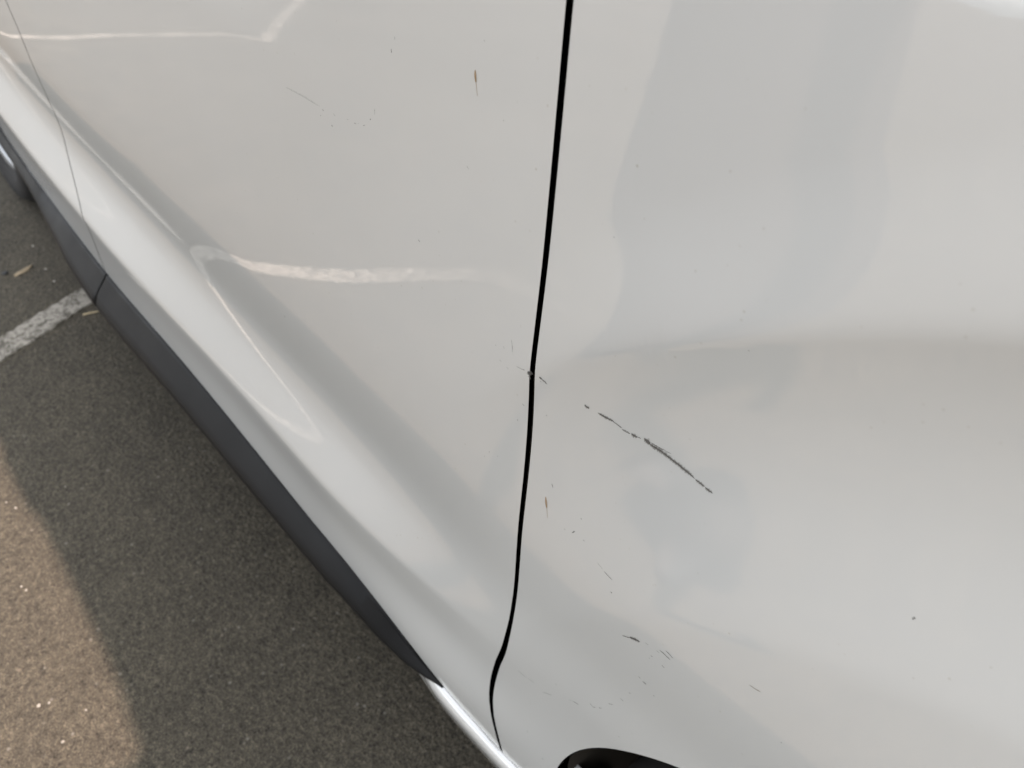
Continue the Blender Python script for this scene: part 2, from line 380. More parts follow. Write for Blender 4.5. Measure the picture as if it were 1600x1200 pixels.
def lerp(a, b_, t): return a + (b_ - a)*t
def door_grid(xa, xb, nu, nv, ztop=BELT):
    """xa, xb: edge functions of z"""
    U, V = np.meshgrid(np.linspace(0, 1, nu), np.linspace(0, 1, nv), indexing='ij')
    x0 = lerp(xa(np.full_like(U, 0.30)), xb(np.full_like(U, 0.30)), U)
    zb = door_bottom(x0)
    Zz = zb + V*(ztop - zb)
    return lerp(xa(Zz), xb(Zz), U), Zz
def rear_edge(z):
    z = np.asarray(z, float); d = 0.435**2 - (z - RWC[1])**2
    xx = np.where(d > 0, RWC[0] + np.sqrt(np.maximum(d, 1e-9)), -9)
    return np.maximum(xx, -2.0)
def polar_grid(c, r0, outline, a0, a1, b0, b1, n_a, n_s):
    """fan of sheet metal round a wheel arch; outline: closed-enough polyline; angles a on the arch, b on the outline"""
    pts = np.array(outline); seg = np.stack([pts[:-1], pts[1:]], 1)
    X = np.zeros((n_a, n_s)); Zz = np.zeros((n_a, n_s)); S = np.linspace(0, 1, n_s)**1.15
    for i, t in enumerate(np.linspace(0, 1, n_a)):
        a = lerp(a0, a1, t); b_ = lerp(b0, b1, t)
        d = np.array([math.cos(b_), math.sin(b_)]); best = None
        for p, q in seg:
            e = q - p; den = d[0]*e[1] - d[1]*e[0]
            if abs(den) < 1e-12: continue
            w_ = p - np.array(c); s_ = (w_[0]*e[1] - w_[1]*e[0])/den; u_ = (w_[0]*d[1] - w_[1]*d[0])/den
            if s_ > 0 and -1e-6 <= u_ <= 1 + 1e-6 and (best is None or s_ < best): best = s_
        ox_, oz_ = c[0] + d[0]*best, c[1] + d[1]*best
        ix, iz = c[0] + r0*math.cos(a), c[1] + r0*math.sin(a)
        X[i] = lerp(ix, ox_, S); Zz[i] = lerp(iz, oz_, S)
    return X, Zz
def fender_top(x): return BELT - 0.004 - 0.13*np.maximum(np.asarray(x, float), 0)**1.6
ARCH_R = 0.3755
AC = (0.385, 0.268); ACR = 0.3225    # rim of the front arch
def fender_grid(n_a, n_s):
    zl = np.linspace(0.219, BELT - 0.004, 90)
    out = [(float(gap_x(z)) + float(gap_w(z))/2, z) for z in zl]
    out += [(x, float(fender_top(x))) for x in np.linspace(0.0, 1.06, 24)]
    out += [(1.06, 0.66), (0.96, 0.55), (0.90, 0.45)]
    c = AC; r_ = ACR
    b0 = math.atan2(out[0][1] - c[1], out[0][0] - c[0]) % (2*math.pi); b1 = math.atan2(out[-1][1] - c[1], out[-1][0] - c[0])
    a0 = math.pi + math.asin((c[1] - 0.216)/r_); a1 = b1
    return polar_grid(c, r_, out, a0, a1, b0 - 1e-4, b1 + 1e-4, n_a, n_s)
def quarter_grid(n_a, n_s):
    c = RWC
    zl = np.linspace(0.40, BELT, 60)
    out = [(float(rear_edge(z)) - 0.004, z) for z in zl] + [(-2.83, BELT), (-2.83, 0.62), (-2.67, 0.42)]
    b0 = math.atan2(out[0][1] - c[1], out[0][0] - c[0]); b1 = math.atan2(out[-1][1] - c[1], out[-1][0] - c[0])
    return polar_grid(c, ARCH_R, out, b0 + 1e-4, b1 - 1e-4, b0 + 1e-4, b1 - 1e-4, n_a, n_s)

def moulding(name, x0, x1, far, parent, taper_front):
    prof = [(-0.020, -0.0015), (0.0015, -0.0020), (0.0042, -0.0034), (0.0060, -0.0062), (0.0270, -0.0320), (0.0345, -0.0425), (0.0370, -0.0500), (0.0365, -0.0580), (0.032, -0.075), (0.010, -0.088), (-0.03, -0.09)]
    xs = np.linspace(x0, x1, 140); vv = []; ff = []
    for x in xs:
        zb = float(door_bottom(x)); ob = float(side(x, zb + 0.004))
        t = float(np.interp(x, [-1.06, -0.8, -0.55, -0.3, -0.2, -0.15, -0.12, -0.098], [1, 0.90, 0.80, 0.64, 0.50, 0.35, 0.17, 0.02])) if taper_front else 1.0 - 0.60*float(smooth(1.05, 1.62, -x))
        t = max(t, 0.03)
        e = min(1.0, min(x - x0, (x1 - x) if not taper_front else 9)/0.010)  # rounded ends
        for do, dz in prof:
            k = t*(0.80 + 0.20*math.sqrt(max(0.0, e)*(2 - min(1, e))))
            off = ob + (do*k if do > 0 else do); vv.append((x, -off, zb - 0.0005 + dz*(t if dz < -0.004 else 1)*(k/t if dz < -0.01 else 1)))
    n = len(prof)
    for i in range(len(xs) - 1):
        for j in range(n - 1): ff.append((i*n + j, (i + 1)*n + j, (i + 1)*n + j + 1, i*n + j + 1))
    ff.append(tuple(range(n))); ff.append(tuple((len(xs) - 1)*n + j for j in reversed(range(n))))
    if far: vv = [(x, WID - y, z) for x, y, z in vv]; ff = [f[::-1] for f in ff]
    o = cpart(name, mesh_pd(name, vv, ff), M_PLASTIC, parent)
    ed = o.modifiers.new('edge', 'EDGE_SPLIT'); ed.split_angle = R_(50)
    return o

P_NEAR = {}
for far in (False, True):
    q = 1 if not far else 3
    X, Zz = door_grid(lambda z: seam_x(z) + 0.0021, lambda z: gap_x(z) - gap_w(z)/2 - 0.001, 200//q, 170//q)
    fd = cpart('front_door', panel('front_door', X, Zz, far, rad=0.0028), M_PAINT)
    X, Zz = door_grid(lambda z: rear_edge(z), lambda z: seam_x(z) - 0.0021, 90//q, 130//q)
    rd = cpart('rear_door', panel('rear_door', X, Zz, far), M_PAINT)
    X, Zz = fender_grid(400//q, 260//q)
    ff_ = cpart('front_fender', panel('front_fender', X, Zz, far), M_PAINT)
    X, Zz = quarter_grid(90//q, 50//q)
    rq = cpart('rear_quarter_panel', panel('rear_quarter_panel', X, Zz, far), M_PAINT)
    moulding('door_moulding', -1.062, -0.098, far, fd, True)
    moulding('door_moulding', -1.86, -1.067, far, rd, False)
    # painted sill under the doors
    prof = [(-0.050, -0.002), (-0.003, -0.0040), (0.0025, -0.0048), (0.0045, -0.0062), (0.0078, -0.0098), (0.0088, -0.0130), (0.0088, -0.0180), (0.0060, -0.030), (0.000, -0.055), (-0.05, -0.085), (-0.12, -0.09)]
    xs = np.linspace(-1.90, 0.075, 130); vv = []; fc = []
    for x in xs:
        zb = float(door_bottom(x)); ob = float(side(x, zb + 0.004))
        ko = float(smooth(-0.16, -0.095, x))
        for do, dz in prof: vv.append((x, -(ob + (do*(0.15 + 0.60*ko) if do > 0 else do) - 0.003*(1 - ko)), zb + dz))
    n = len(prof)
    for i in range(len(xs) - 1):
        for j in range(n - 1): fc.append((i*n + j, (i + 1)*n + j, (i + 1)*n + j + 1, i*n + j + 1))
    fc.append(tuple(range(n))); fc.append(tuple((len(xs) - 1)*n + j for j in reversed(range(n))))
    if far: vv = [(x, WID - y, z) for x, y, z in vv]; fc = [f[::-1] for f in fc]
    cpart('sill', mesh_pd('sill', vv, fc), M_PAINT)
    # black rubber and inner metal behind the shut gaps
    def backing(xc, z0, z1, wd, depth):
        bm = bmesh.new(); zs = np.linspace(z0, z1, 60); pr = None
        for z in zs:
            x = float(xc(z)); y = -float(side(x, z)) + depth
            if far: y = WID - y
            a = bm.verts.new((x - wd, y, z)); b_ = bm.verts.new((x + wd, y, z))
            if pr: bm.faces.new((pr[0], pr[1], b_, a))
            pr = (a, b_)
        return from_bm('door_seal', bm, M_SEAL)
    s_ = backing(gap_x, 0.20, BELT, 0.05, 0.0245); s_ = cpart('door_seal', s_)
    s_ = backing(seam_x, 0.285, BELT, 0.04, 0.0245); s_ = cpart('door_seal', s_)
    if not far: P_NEAR = dict(door=fd, rear=rd, fender=ff_, quarter=rq)
    else: FAR_FD, FAR_RD = fd, rd

# ------------------------------------------------------------------ scratches and scuffs on the paint
MARKS = [('d',[(0.0366,0.8026,1.0),(0.0379,0.8018,1.57),(0.0397,0.8013,1.14)]),
    ('l',[(0.0366,0.8026,2.2),(0.0379,0.8018,3.45),(0.0397,0.8013,2.51)]),
    ('d',[(0.0455,0.8017,0.85),(0.05,0.8012,1.56),(0.053,0.8014,1.13),(0.0564,0.8015,0.85)]),
    ('l',[(0.0455,0.8017,1.87),(0.05,0.8012,3.43),(0.053,0.8014,2.49),(0.0564,0.8015,1.87)]),
    ('m',[(0.0556,0.8013,0.95),(0.0586,0.8007,1.19),(0.0617,0.7999,1.19)]),
    ('m',[(0.0618,0.7991,1.19),(0.0648,0.7991,1.9),(0.0674,0.7991,1.48)]),
    ('d',[(0.0681,0.8,1.54),(0.0699,0.7996,1.82),(0.0721,0.7996,1.12)]),
    ('l',[(0.0681,0.8,3.39),(0.0699,0.7996,4.0),(0.0721,0.7996,2.46)]),
    ('m',[(0.0711,0.8,0.69),(0.0745,0.8004,0.92)]),
    ('d',[(0.0764,0.8019,1.53),(0.0786,0.8014,2.5),(0.0804,0.8011,2.08)]),
    ('l',[(0.0764,0.8019,3.37),(0.0786,0.8014,5.5),(0.0804,0.8011,4.58)]),
    ('d',[(0.078,0.8003,1.39),(0.0823,0.8001,1.81),(0.0874,0.8002,1.87),(0.0931,0.7994,1.66),(0.0979,0.799,1.52),(0.1028,0.7983,1.51),(0.1081,0.7975,1.37),(0.1113,0.7968,1.1)]),
    ('l',[(0.078,0.8003,3.06),(0.0823,0.8001,3.98),(0.0874,0.8002,4.11),(0.0931,0.7994,3.65),(0.0979,0.799,3.34),(0.1028,0.7983,3.32),(0.1081,0.7975,3.01),(0.1113,0.7968,2.42)]),
    ('d',[(0.1117,0.7967,0.82),(0.1157,0.7962,1.3),(0.1179,0.796,1.03)]),
    ('l',[(0.1117,0.7967,1.8),(0.1157,0.7962,2.86),(0.1179,0.796,2.27)]),
    ('d',[(0.1183,0.7959,0.96),(0.1209,0.7955,1.37),(0.1235,0.7955,0.55)]),
    ('l',[(0.1183,0.7959,2.11),(0.1209,0.7955,3.01),(0.1235,0.7955,1.21)]),
    ('m',[(0.0807,0.8019,0.93),(0.0871,0.802,0.81),(0.0907,0.8028,0.58)]),
    ('m',[(0.0904,0.8023,0.63),(0.0941,0.8031,0.45)]),
    ('d',[(-0.0058,0.8025,1.63),(-0.0046,0.8018,3.11),(-0.0037,0.8003,1.63)]),
    ('l',[(-0.0058,0.8025,3.59),(-0.0046,0.8018,6.84),(-0.0037,0.8003,3.59)]),
    ('l',[(-0.005,0.7994,1.47),(-0.0028,0.7977,0.98)]),
    ('l',[(-0.0161,0.7995,0.5),(-0.0091,0.8012,0.69)]),
    ('m',[(-0.0097,0.8014,0.78),(-0.0086,0.8014,0.78)]),
    ('d',[(0.0038,0.8043,1.44),(0.0058,0.8037,1.54)]),
    ('m',[(0.0058,0.804,1.23),(0.0077,0.8034,1.6),(0.0097,0.8023,1.23)]),
    ('m',[(0.0043,0.8014,0.73),(0.0053,0.801,0.48)]),
    ('l',[(-0.023,0.8161,0.56),(-0.0215,0.8116,0.75),(-0.0209,0.8075,0.88)]),
    ('m',[(-0.037,0.8027,0.76),(-0.0364,0.8024,0.71)]),
    ('l',[(-0.0295,0.8064,0.7),(-0.0284,0.8051,0.5)]),
    ('l',[(-0.0319,0.794,0.51),(-0.0299,0.7937,0.51)]),
    ('l',[(-0.0247,0.7931,0.5),(-0.0227,0.7924,0.6)]),
    ('m',[(0.0098,0.7749,0.8),(0.0103,0.7741,0.8)]),
    ('m',[(-0.0132,0.7543,0.74),(-0.0126,0.7535,0.74)]),
    ('m',[(-0.038,0.703,0.75),(-0.0373,0.7022,0.75)]),
    ('m',[(-0.0427,0.6942,0.76),(-0.0421,0.6941,0.76)]),
    ('m',[(-0.0297,0.7048,0.74),(-0.0291,0.7046,0.74)]),
    ('l',[(-0.0096,0.7718,0.51),(-0.0074,0.771,0.72)]),
    ('m',[(0.0184,0.7137,0.66),(0.0198,0.7106,0.66)]),
    ('m',[(0.0412,0.6816,1.01),(0.0431,0.6852,1.01)]),
    ('m',[(0.0456,0.7017,0.76),(0.0463,0.7007,0.76)]),
    ('l',[(0.0511,0.6838,0.67),(0.053,0.6836,0.67)]),
    ('l',[(0.0342,0.6792,1.14),(0.0354,0.6789,0.85)]),
    ('l',[(0.0667,0.6749,0.56),(0.072,0.6735,0.56)]),
    ('m',[(0.0734,0.6729,0.72),(0.0772,0.6723,0.86),(0.0815,0.6721,0.71)]),
    ('m',[(0.083,0.6607,1.25),(0.0839,0.6596,1.25)]),
    ('m',[(0.0997,0.6248,1.06),(0.1041,0.6282,1.06),(0.1061,0.6302,0.75)]),
    ('d',[(0.1055,0.6303,1.43),(0.1096,0.6333,1.95),(0.1137,0.6355,1.24)]),
    ('l',[(0.1055,0.6303,3.15),(0.1096,0.6333,4.29),(0.1137,0.6355,2.73)]),
    ('l',[(0.1174,0.6398,0.58),(0.1205,0.6406,0.57)]),
    ('l',[(0.1267,0.6418,0.69),(0.1294,0.6416,0.57)]),
    ('m',[(0.1288,0.6453,0.87),(0.1319,0.6453,1.45),(0.1346,0.6447,1.02),(0.1375,0.6444,1.16)]),
    ('m',[(0.1326,0.6503,0.72),(0.1352,0.65,1.08),(0.1391,0.6485,0.72)]),
    ('m',[(0.1238,0.63,0.82),(0.1254,0.6305,0.82)]),
    ('l',[(0.1228,0.6257,0.71),(0.124,0.6254,0.59)]),
    ('m',[(0.1332,0.6299,0.81),(0.1355,0.629,0.7)]),
    ('m',[(0.1188,0.589,0.87),(0.1207,0.5882,0.75)]),
    ('d',[(0.1226,0.5869,0.75),(0.126,0.5871,1.0)]),
    ('m',[(0.1144,0.5537,0.85),(0.1162,0.5538,0.79)]),
    ('m',[(0.1087,0.534,0.68),(0.1117,0.5331,0.81)]),
    ('l',[(0.1002,0.5104,0.98),(0.1042,0.5145,0.84)]),
    ('m',[(0.093,0.4909,0.87),(0.0953,0.4936,0.72)]),
    ('l',[(0.0837,0.4852,0.93),(0.0878,0.4837,1.12),(0.0901,0.4869,0.93)]),
    ('m',[(0.0675,0.4629,0.96),(0.0709,0.4646,0.96),(0.0737,0.4659,1.34)]),
    ('l',[(0.0641,0.4601,0.76),(0.0662,0.4609,0.75)]),
    ('l',[(0.0349,0.4301,0.79),(0.045,0.439,0.78)]),
    ('m',[(0.1334,0.5807,0.82),(0.1341,0.5797,0.82)]),
    ('m',[(0.1161,0.4743,0.95),(0.1171,0.4741,0.95)]),
    ('m',[(0.0458,0.2975,1.37),(0.0475,0.2978,1.37)]),
    ('m',[(0.0235,0.3263,1.16),(0.0247,0.3267,1.16)]),
    ('m',[(0.0478,0.4657,0.91),(0.0489,0.4661,0.9)]),
    ('l',[(0.0053,0.4299,0.8),(0.0148,0.4304,0.8)]),
    ('l',[(0.0178,0.4323,0.71),(0.0247,0.4333,0.71)]),
    ('m',[(0.232,0.8051,1.03),(0.2322,0.8072,1.11)]),
    ('t',[(0.1865,0.6837,0.67),(0.1903,0.684,0.87),(0.1938,0.6852,0.74)]),
    ('m',[(0.2163,0.6524,0.78),(0.2172,0.6521,0.78)]),
    ('m',[(0.121,0.8991,0.59),(0.1213,0.8985,0.59)]),
    ('d',[(-0.3546,0.632,1.68),(-0.3538,0.6308,1.68)]),
    ('m',[(-0.1197,0.8376,0.7),(-0.1179,0.8366,0.7)]),
    ('d',[(-0.222,0.8778,1.08),(-0.2208,0.8773,0.96)]),
    ('m',[(-0.2329,0.8852,0.85),(-0.2317,0.8845,0.97)]),
    ('m',[(-0.2366,0.8796,0.74),(-0.2357,0.8795,0.74)]),
    ('l',[(-0.2185,0.8871,0.71),(-0.2165,0.8862,0.59)]),
    ('m',[(-0.2005,0.8897,0.75),(-0.1997,0.8895,0.75)]),
    ('l',[(-0.1923,0.89,0.69),(-0.1899,0.8902,0.68)]),
    ('l',[(-0.1875,0.8917,0.74),(-0.1868,0.8916,0.74)]),
    ('l',[(-0.1814,0.8922,0.73),(-0.1791,0.8935,0.56)]),
    ('m',[(-0.1733,0.8989,0.89),(-0.1721,0.8998,0.77)]),
    ('l',[(-0.1679,0.9042,0.55),(-0.1675,0.9084,0.55)]),
    ('m',[(-0.1496,0.9496,0.62),(-0.149,0.9475,0.93)]),
    ('l',[(-0.1462,0.9573,0.61),(-0.1459,0.9556,0.51)]),
    ('v',[(-0.2843,0.8838,1.0),(-0.2629,0.8853,1.3),(-0.2366,0.886,1.09)]),
    ('m',[(0.0371,0.9157,0.48),(0.0378,0.9157,0.48)]),
    ('l',[(-0.068,0.9774,0.44),(-0.0674,0.9766,0.44)]),
    ('l',[(-0.0477,0.9432,0.57),(-0.0471,0.9431,0.57)]),
    ('l',[(-0.0744,0.9071,0.47),(-0.0725,0.9062,0.47)])]
def ribbon(row, seed, lift=0.00025):
    rn = random.Random(seed)
    P = [Vector((a, b_)) for a, b_, c in row]; Wd = [c/1000 for a, b_, c in row]
    pts = []; 
    for i in range(len(P) - 1):
        L = (P[i + 1] - P[i]).length; k = max(2, int(L/0.0004))
        for j in range(k + (1 if i == len(P) - 2 else 0)):
            t = j/k; pts.append((P[i].lerp(P[i + 1], t), Wd[i]*(1 - t) + Wd[i + 1]*t))
    vv = []; n = len(pts)
    for i, (p, w_) in enumerate(pts):
        d = (pts[min(n - 1, i + 1)][0] - pts[max(0, i - 1)][0]).normalized(); nn = Vector((-d.y, d.x))
        env = min(1, 0.35 + 1.3*min(i, n - 1 - i)/max(1, n*0.25))
        w1 = w_*0.5*env*rn.uniform(0.65, 1.15); w2 = w_*0.5*env*rn.uniform(0.65, 1.15)
        p = p + nn*rn.uniform(-1, 1)*w_*0.12
        for q in (p + nn*w1, p - nn*w2):
            o_ = float(side(q.x, q.y)); vv.append((q.x, -o_ - lift, q.y))
    return vv, [(2*i, 2*i + 1, 2*i + 3, 2*i + 2) for i in range(n - 1)]
def marks_object(name, rows, parent):
    kinds = sorted({k for k, r in rows}); me = bpy.data.meshes.new(name)
    vv = []; fc = []; mi = []
    for s_, (k, r) in enumerate(rows):
        v, f = ribbon(r, s_ + len(rows)*7); b_ = len(vv); vv += v; fc += [tuple(b_ + q for q in t) for t in f]; mi += [kinds.index(k)]*len(f)
    me.from_pydata(vv, [], fc); me.update(); me.polygons.foreach_set('material_index', mi)
    for k in kinds: me.materials.append(M_SCUFF[k])
    return cpart(name, me, None, parent)
def rlen(r): return sum(math.hypot(r[i + 1][0] - r[i][0], r[i + 1][1] - r[i][1]) for i in range(len(r) - 1))
def on_fender(r): return r[0][0] > float(gap_x(r[0][1]))
N_MAIN = next(i for i, q in enumerate(MARKS) if q[1][0][0] < -0.004)
main = [q for q in MARKS[:N_MAIN]]
for q in main: marks_object('scratch', [q], P_NEAR['fender'])
specks = {'fender': [], 'door': []}
for q in MARKS[N_MAIN:]:
    key = 'fender' if on_fender(q[1]) else 'door'
    if rlen(q[1]) > 0.0042: marks_object('scuff', [q], P_NEAR[key])
    else: specks[key].append(q)
for key in specks:
    o = marks_object('scuff_specks', specks[key], P_NEAR[key]); o['kind'] = 'stuff'

# grass seeds stuck to the side of the car
def seed_thing(pts, label, wmm):
    vv = []; fc = []
    P = [Vector((x, -float(side(x, z)) , z)) for x, z in pts]
    Q = []
    for i in range(len(P) - 1):
        for j in range(5): Q.append(P[i].lerp(P[i + 1], j/5))
    Q.append(P[-1]); n = len(Q)
    for i, p in enumerate(Q):
        t = i/(n - 1)
        r = wmm/2000*(math.sin(math.pi*min(1, t/0.52))**0.7*0.85 + 0.22 if t < 0.50 else 0.24*(1 - 0.25*(t - 0.5)*2))
        d = (Q[min(n - 1, i + 1)] - Q[max(0, i - 1)]).normalized(); nrm = Vector((0, -1, 0)); sd = d.cross(nrm).normalized()
        for a in range(6):
            an = 2*math.pi*a/6
            vv.append(p + sd*(r*math.cos(an)) + nrm*(0.55*r*math.sin(an) + 0.55*r))
    for i in range(n - 1):
        for a in range(6): fc.append((6*i + a, 6*i + (a + 1) % 6, 6*i + 6 + (a + 1) % 6, 6*i + 6 + a))
    fc.append(tuple(range(6))); fc.append(tuple(6*(n - 1) + a for a in range(6)))
    o = link('grass_seed', mesh_pd('grass_seed', vv, fc), M_HUSK)
    bmm = bmesh.new(); bmm.from_mesh(o.data); bmesh.ops.recalc_face_normals(bmm, faces=bmm.faces); bmm.to_mesh(o.data); bmm.free()
    tag(o, label, 'grass seed', 'grass seeds stuck to the car')
seed_thing([(-0.0732, 0.961), (-0.0725, 0.9583), (-0.0717, 0.9549), (-0.0707, 0.9515), (-0.0698, 0.9485)], 'brown grass seed stuck high on the white front door, left of the shut gap', 1.25)
seed_thing([(0.0148, 0.6968), (0.0159, 0.6914), (0.0169, 0.686), (0.0178, 0.681), (0.0186, 0.6767)], 'brown grass seed stuck low on the white fender, just right of the shut gap', 1.35)


# ------------------------------------------------------------------ the rest of the car
def box_bm(x0, x1, y0, y1, z0, z1, bev=0.0):
    bm = bmesh.new(); bmesh.ops.create_cube(bm, size=1.0)
    bmesh.ops.scale(bm, vec=(x1 - x0, y1 - y0, z1 - z0), verts=bm.verts)
    bmesh.ops.translate(bm, vec=((x0 + x1)/2, (y0 + y1)/2, (z0 + z1)/2), verts=bm.verts)
    if bev: bmesh.ops.bevel(bm, geom=bm.edges[:], offset=bev, segments=3, affect='EDGES')
    return bm
def cbox(name, dims, material, bev=0.0, parent=None):
    return cpart(name, from_bm(name, box_bm(*dims, bev), material, None, bev > 0), None, parent)
cbox('cabin_shell', (-1.80, 0.045, 0.14, WID - 0.14, 0.12, 1.02), M_UNDER)
cbox('engine_bay', (0.05, 0.98, 0.33, WID - 0.33, 0.14, 0.86), M_UNDER)
cbox('boot_shell', (-2.78, -1.805, 0.33, WID - 0.33, 0.16, 1.0), M_UNDER)

def lathe(name, prof, c, ax_y0, sgn, material, parent, n=96, knob=None):
    """turn (radius, depth) about the wheel axis"""
    vv = []; fc = []; k = len(prof)
    for i in range(n):
        a = 2*math.pi*i/n
        for r, d in prof: vv.append((c[0] + r*math.cos(a), ax_y0 + sgn*d, c[1] + r*math.sin(a)))
    for i in range(n):
        for j in range(k - 1):
            i2 = (i + 1) % n; fc.append((i*k + j, i2*k + j, i2*k + j + 1, i*k + j + 1))
    bm = bmesh.new(); vs_ = [bm.verts.new(v) for v in vv]
    for f in fc: bm.faces.new([vs_[q] for q in f])
    return cpart(name, from_bm(name, bm, material, None, True), None, parent)
WZ = 0.275; WR = WZ - GZ
for far in (False, True):
    for cx_ in (0.425, RWC[0]):
        y0 = 0.030 if not far else WID - 0.030; sg = 1 if not far else -1
        wheel = empty('wheel', (cx_ - car.location.x, y0 - car.location.y, WZ - car.location.z)); wheel.parent = car
        c = (cx_, WZ)
        lathe('tyre', [(0.225, 0.025), (0.235, 0.010), (0.262, 0.000), (0.292, 0.003), (0.300, 0.010), (0.308, 0.022), (WR, 0.036), (WR, 0.060), (WR - 0.007, 0.062), (WR - 0.007, 0.069), (WR, 0.071), (WR, 0.098),
                       (WR - 0.007, 0.100), (WR - 0.007, 0.107), (WR, 0.109), (WR, 0.136), (WR - 0.007, 0.138), (WR - 0.007, 0.145), (WR, 0.147), (WR, 0.170), (0.303, 0.190), (0.28, 0.205), (0.225, 0.200)], c, y0, sg, M_TYRE, wheel)
        rim = lathe('rim', [(0.228, 0.022), (0.222, 0.018), (0.212, 0.030), (0.205, 0.12), (0.02, 0.13)], c, y0, sg, M_RIM, wheel)
        for s_ in range(5):
            bm = bmesh.new(); a = 2*math.pi*s_/5 + 0.3
            bmesh.ops.create_cube(bm, size=1.0)
            bmesh.ops.scale(bm, vec=(0.19, 0.022, 0.055), verts=bm.verts)
            for v in bm.verts:
                if v.co.x > 0: v.co.z *= 0.7
            bmesh.ops.bevel(bm, geom=bm.edges[:], offset=0.006, segments=2, affect='EDGES')
            bmesh.ops.translate(bm, vec=(0.118, 0, 0), verts=bm.verts)
            bmesh.ops.rotate(bm, cent=(0, 0, 0), matrix=Matrix.Rotation(-a, 3, 'Y'), verts=bm.verts)
            bmesh.ops.translate(bm, vec=(c[0], y0 + sg*0.040, c[1]), verts=bm.verts)
            sp = from_bm('spoke', bm, M_RIM, None, True); cpart('spoke', sp, None, wheel)
        lathe('hub_cap', [(0.0, 0.016), (0.025, 0.017), (0.034, 0.024), (0.036, 0.05)], c, y0, sg, M_RIM, wheel, 32)
        # felt liner of the wheel arch
        vv = []; fc = []; n = 60
        for i in range(n + 1):
            a = R_(-25) + R_(230)*i/n
            ca, r = (AC, ACR + 0.010) if cx_ > 0 else (RWC, ARCH_R + 0.012)
            x, z = ca[0] + r*math.cos(a), ca[1] + r*math.sin(a)
            yy = -float(side(x, z)) + 0.014
            for y in (yy, 0.33): vv.append((x, (y if not far else WID - y), z))
        for i in range(n): fc.append((2*i, 2*i + 1, 2*i + 3, 2*i + 2))
        cpart('wheel_arch_liner', mesh_pd('wheel_arch_liner', vv, fc), M_LINER)

# bonnet, nose and tail between the two sides
def between(name, xs, ztop, crown, material, inset=0.004, ny=31):
    vv = []; fc = []
    for x in xs:
        ya = -float(side(x, float(ztop(x)))) + inset
        for v in np.linspace(0, 1, ny):
            vv.append((x, ya + (WID - 2*ya)*v, float(ztop(x)) + crown(x)*(1 - abs(2*v - 1)**2.2) + 0.0))
    for i in range(len(xs) - 1):
        for j in range(ny - 1): fc.append((i*ny + j, (i + 1)*ny + j, (i + 1)*ny + j + 1, i*ny + j + 1))
    bm = bmesh.new(); vs_ = [bm.verts.new(v) for v in vv]
    for f in fc: bm.faces.new([vs_[q] for q in f])
    return cpart(name, from_bm(name, bm, material, None, True))
between('bonnet', np.linspace(0.06, 1.05, 30), fender_top, lambda x: 0.055, M_PAINT)
def nose(name, x0, sgn, zs, depth, ylim, material, ny=41):
    vv = []; fc = []
    for z in zs:
        for v in np.linspace(0, 1, ny):
            y = ylim[0] + (ylim[1] - ylim[0])*v; e = abs(2*v - 1)
            bulge = depth*(1 - e**3.2)*(1 - 0.35*((z - 0.5)/0.5)**2)
            vv.append((x0 + sgn*bulge, y, z))
    n = ny
    for i in range(len(zs) - 1):
        for j in range(n - 1): fc.append((i*n + j, i*n + j + 1, (i + 1)*n + j + 1, (i + 1)*n + j))
    bm = bmesh.new(); vs_ = [bm.verts.new(v) for v in vv]
    for f in fc: bm.faces.new([vs_[q] for q in f])
    return cpart(name, from_bm(name, bm, material, None, True))
yn = -float(side(1.06, 0.8))
nose('front_bumper', 1.062, 1, np.linspace(0.16, 0.70, 14), 0.22, (yn, WID - yn), M_PAINT)
nose('grille', 1.060, 1, np.linspace(0.705, 0.96, 8), 0.17, (yn + 0.34, WID - yn - 0.34), M_PLASTIC)
for far in (False, True):
    ya, yb = (yn + 0.005, yn + 0.335) if not far else (WID - yn - 0.335, WID - yn - 0.005)
    cbox('headlight', (0.98, 1.14, ya, yb, 0.74, 0.94), M_LAMP, 0.03)
yt = -float(side(-2.83, 0.8))
nose('tailgate', -2.832, -1, np.linspace(0.66, 1.10, 12), 0.10, (yt, WID - yt), M_PAINT)
nose('rear_bumper', -2.832, -1, np.linspace(0.20, 0.655, 12), 0.16, (yt, WID - yt), M_PAINT)

# greenhouse
def quadprism(name, p, th, material, parent=None):
    """slab on the four corners p, th thick inwards"""
    p = [Vector(q) for q in p]; n = (p[1] - p[0]).cross(p[3] - p[0]).normalized()
    c = sum(p, Vector())/4
    if n.dot(Vector((c.x, WID/2, 1.0)) - c) < 0: n = -n
    bm = bmesh.new(); a = [bm.verts.new(q) for q in p]; b_ = [bm.verts.new(q + n*th) for q in p]
    bm.faces.new(a); bm.faces.new(b_[::-1])
    for i in range(4): bm.faces.new((a[i], b_[i], b_[(i + 1) % 4], a[(i + 1) % 4]))
    return cpart(name, from_bm(name, bm, material, None, False), None, parent)
YB, YR, ZR = 0.052, 0.290, 1.50
def gp(x, z, far, dy=0.0):
    t = (z - BELT)/(ZR - BELT); yb_ = 0.006 - float(side(x, BELT)); y = yb_ + (YR - yb_)*t + dy
    return (x, y if not far else WID - y, z)
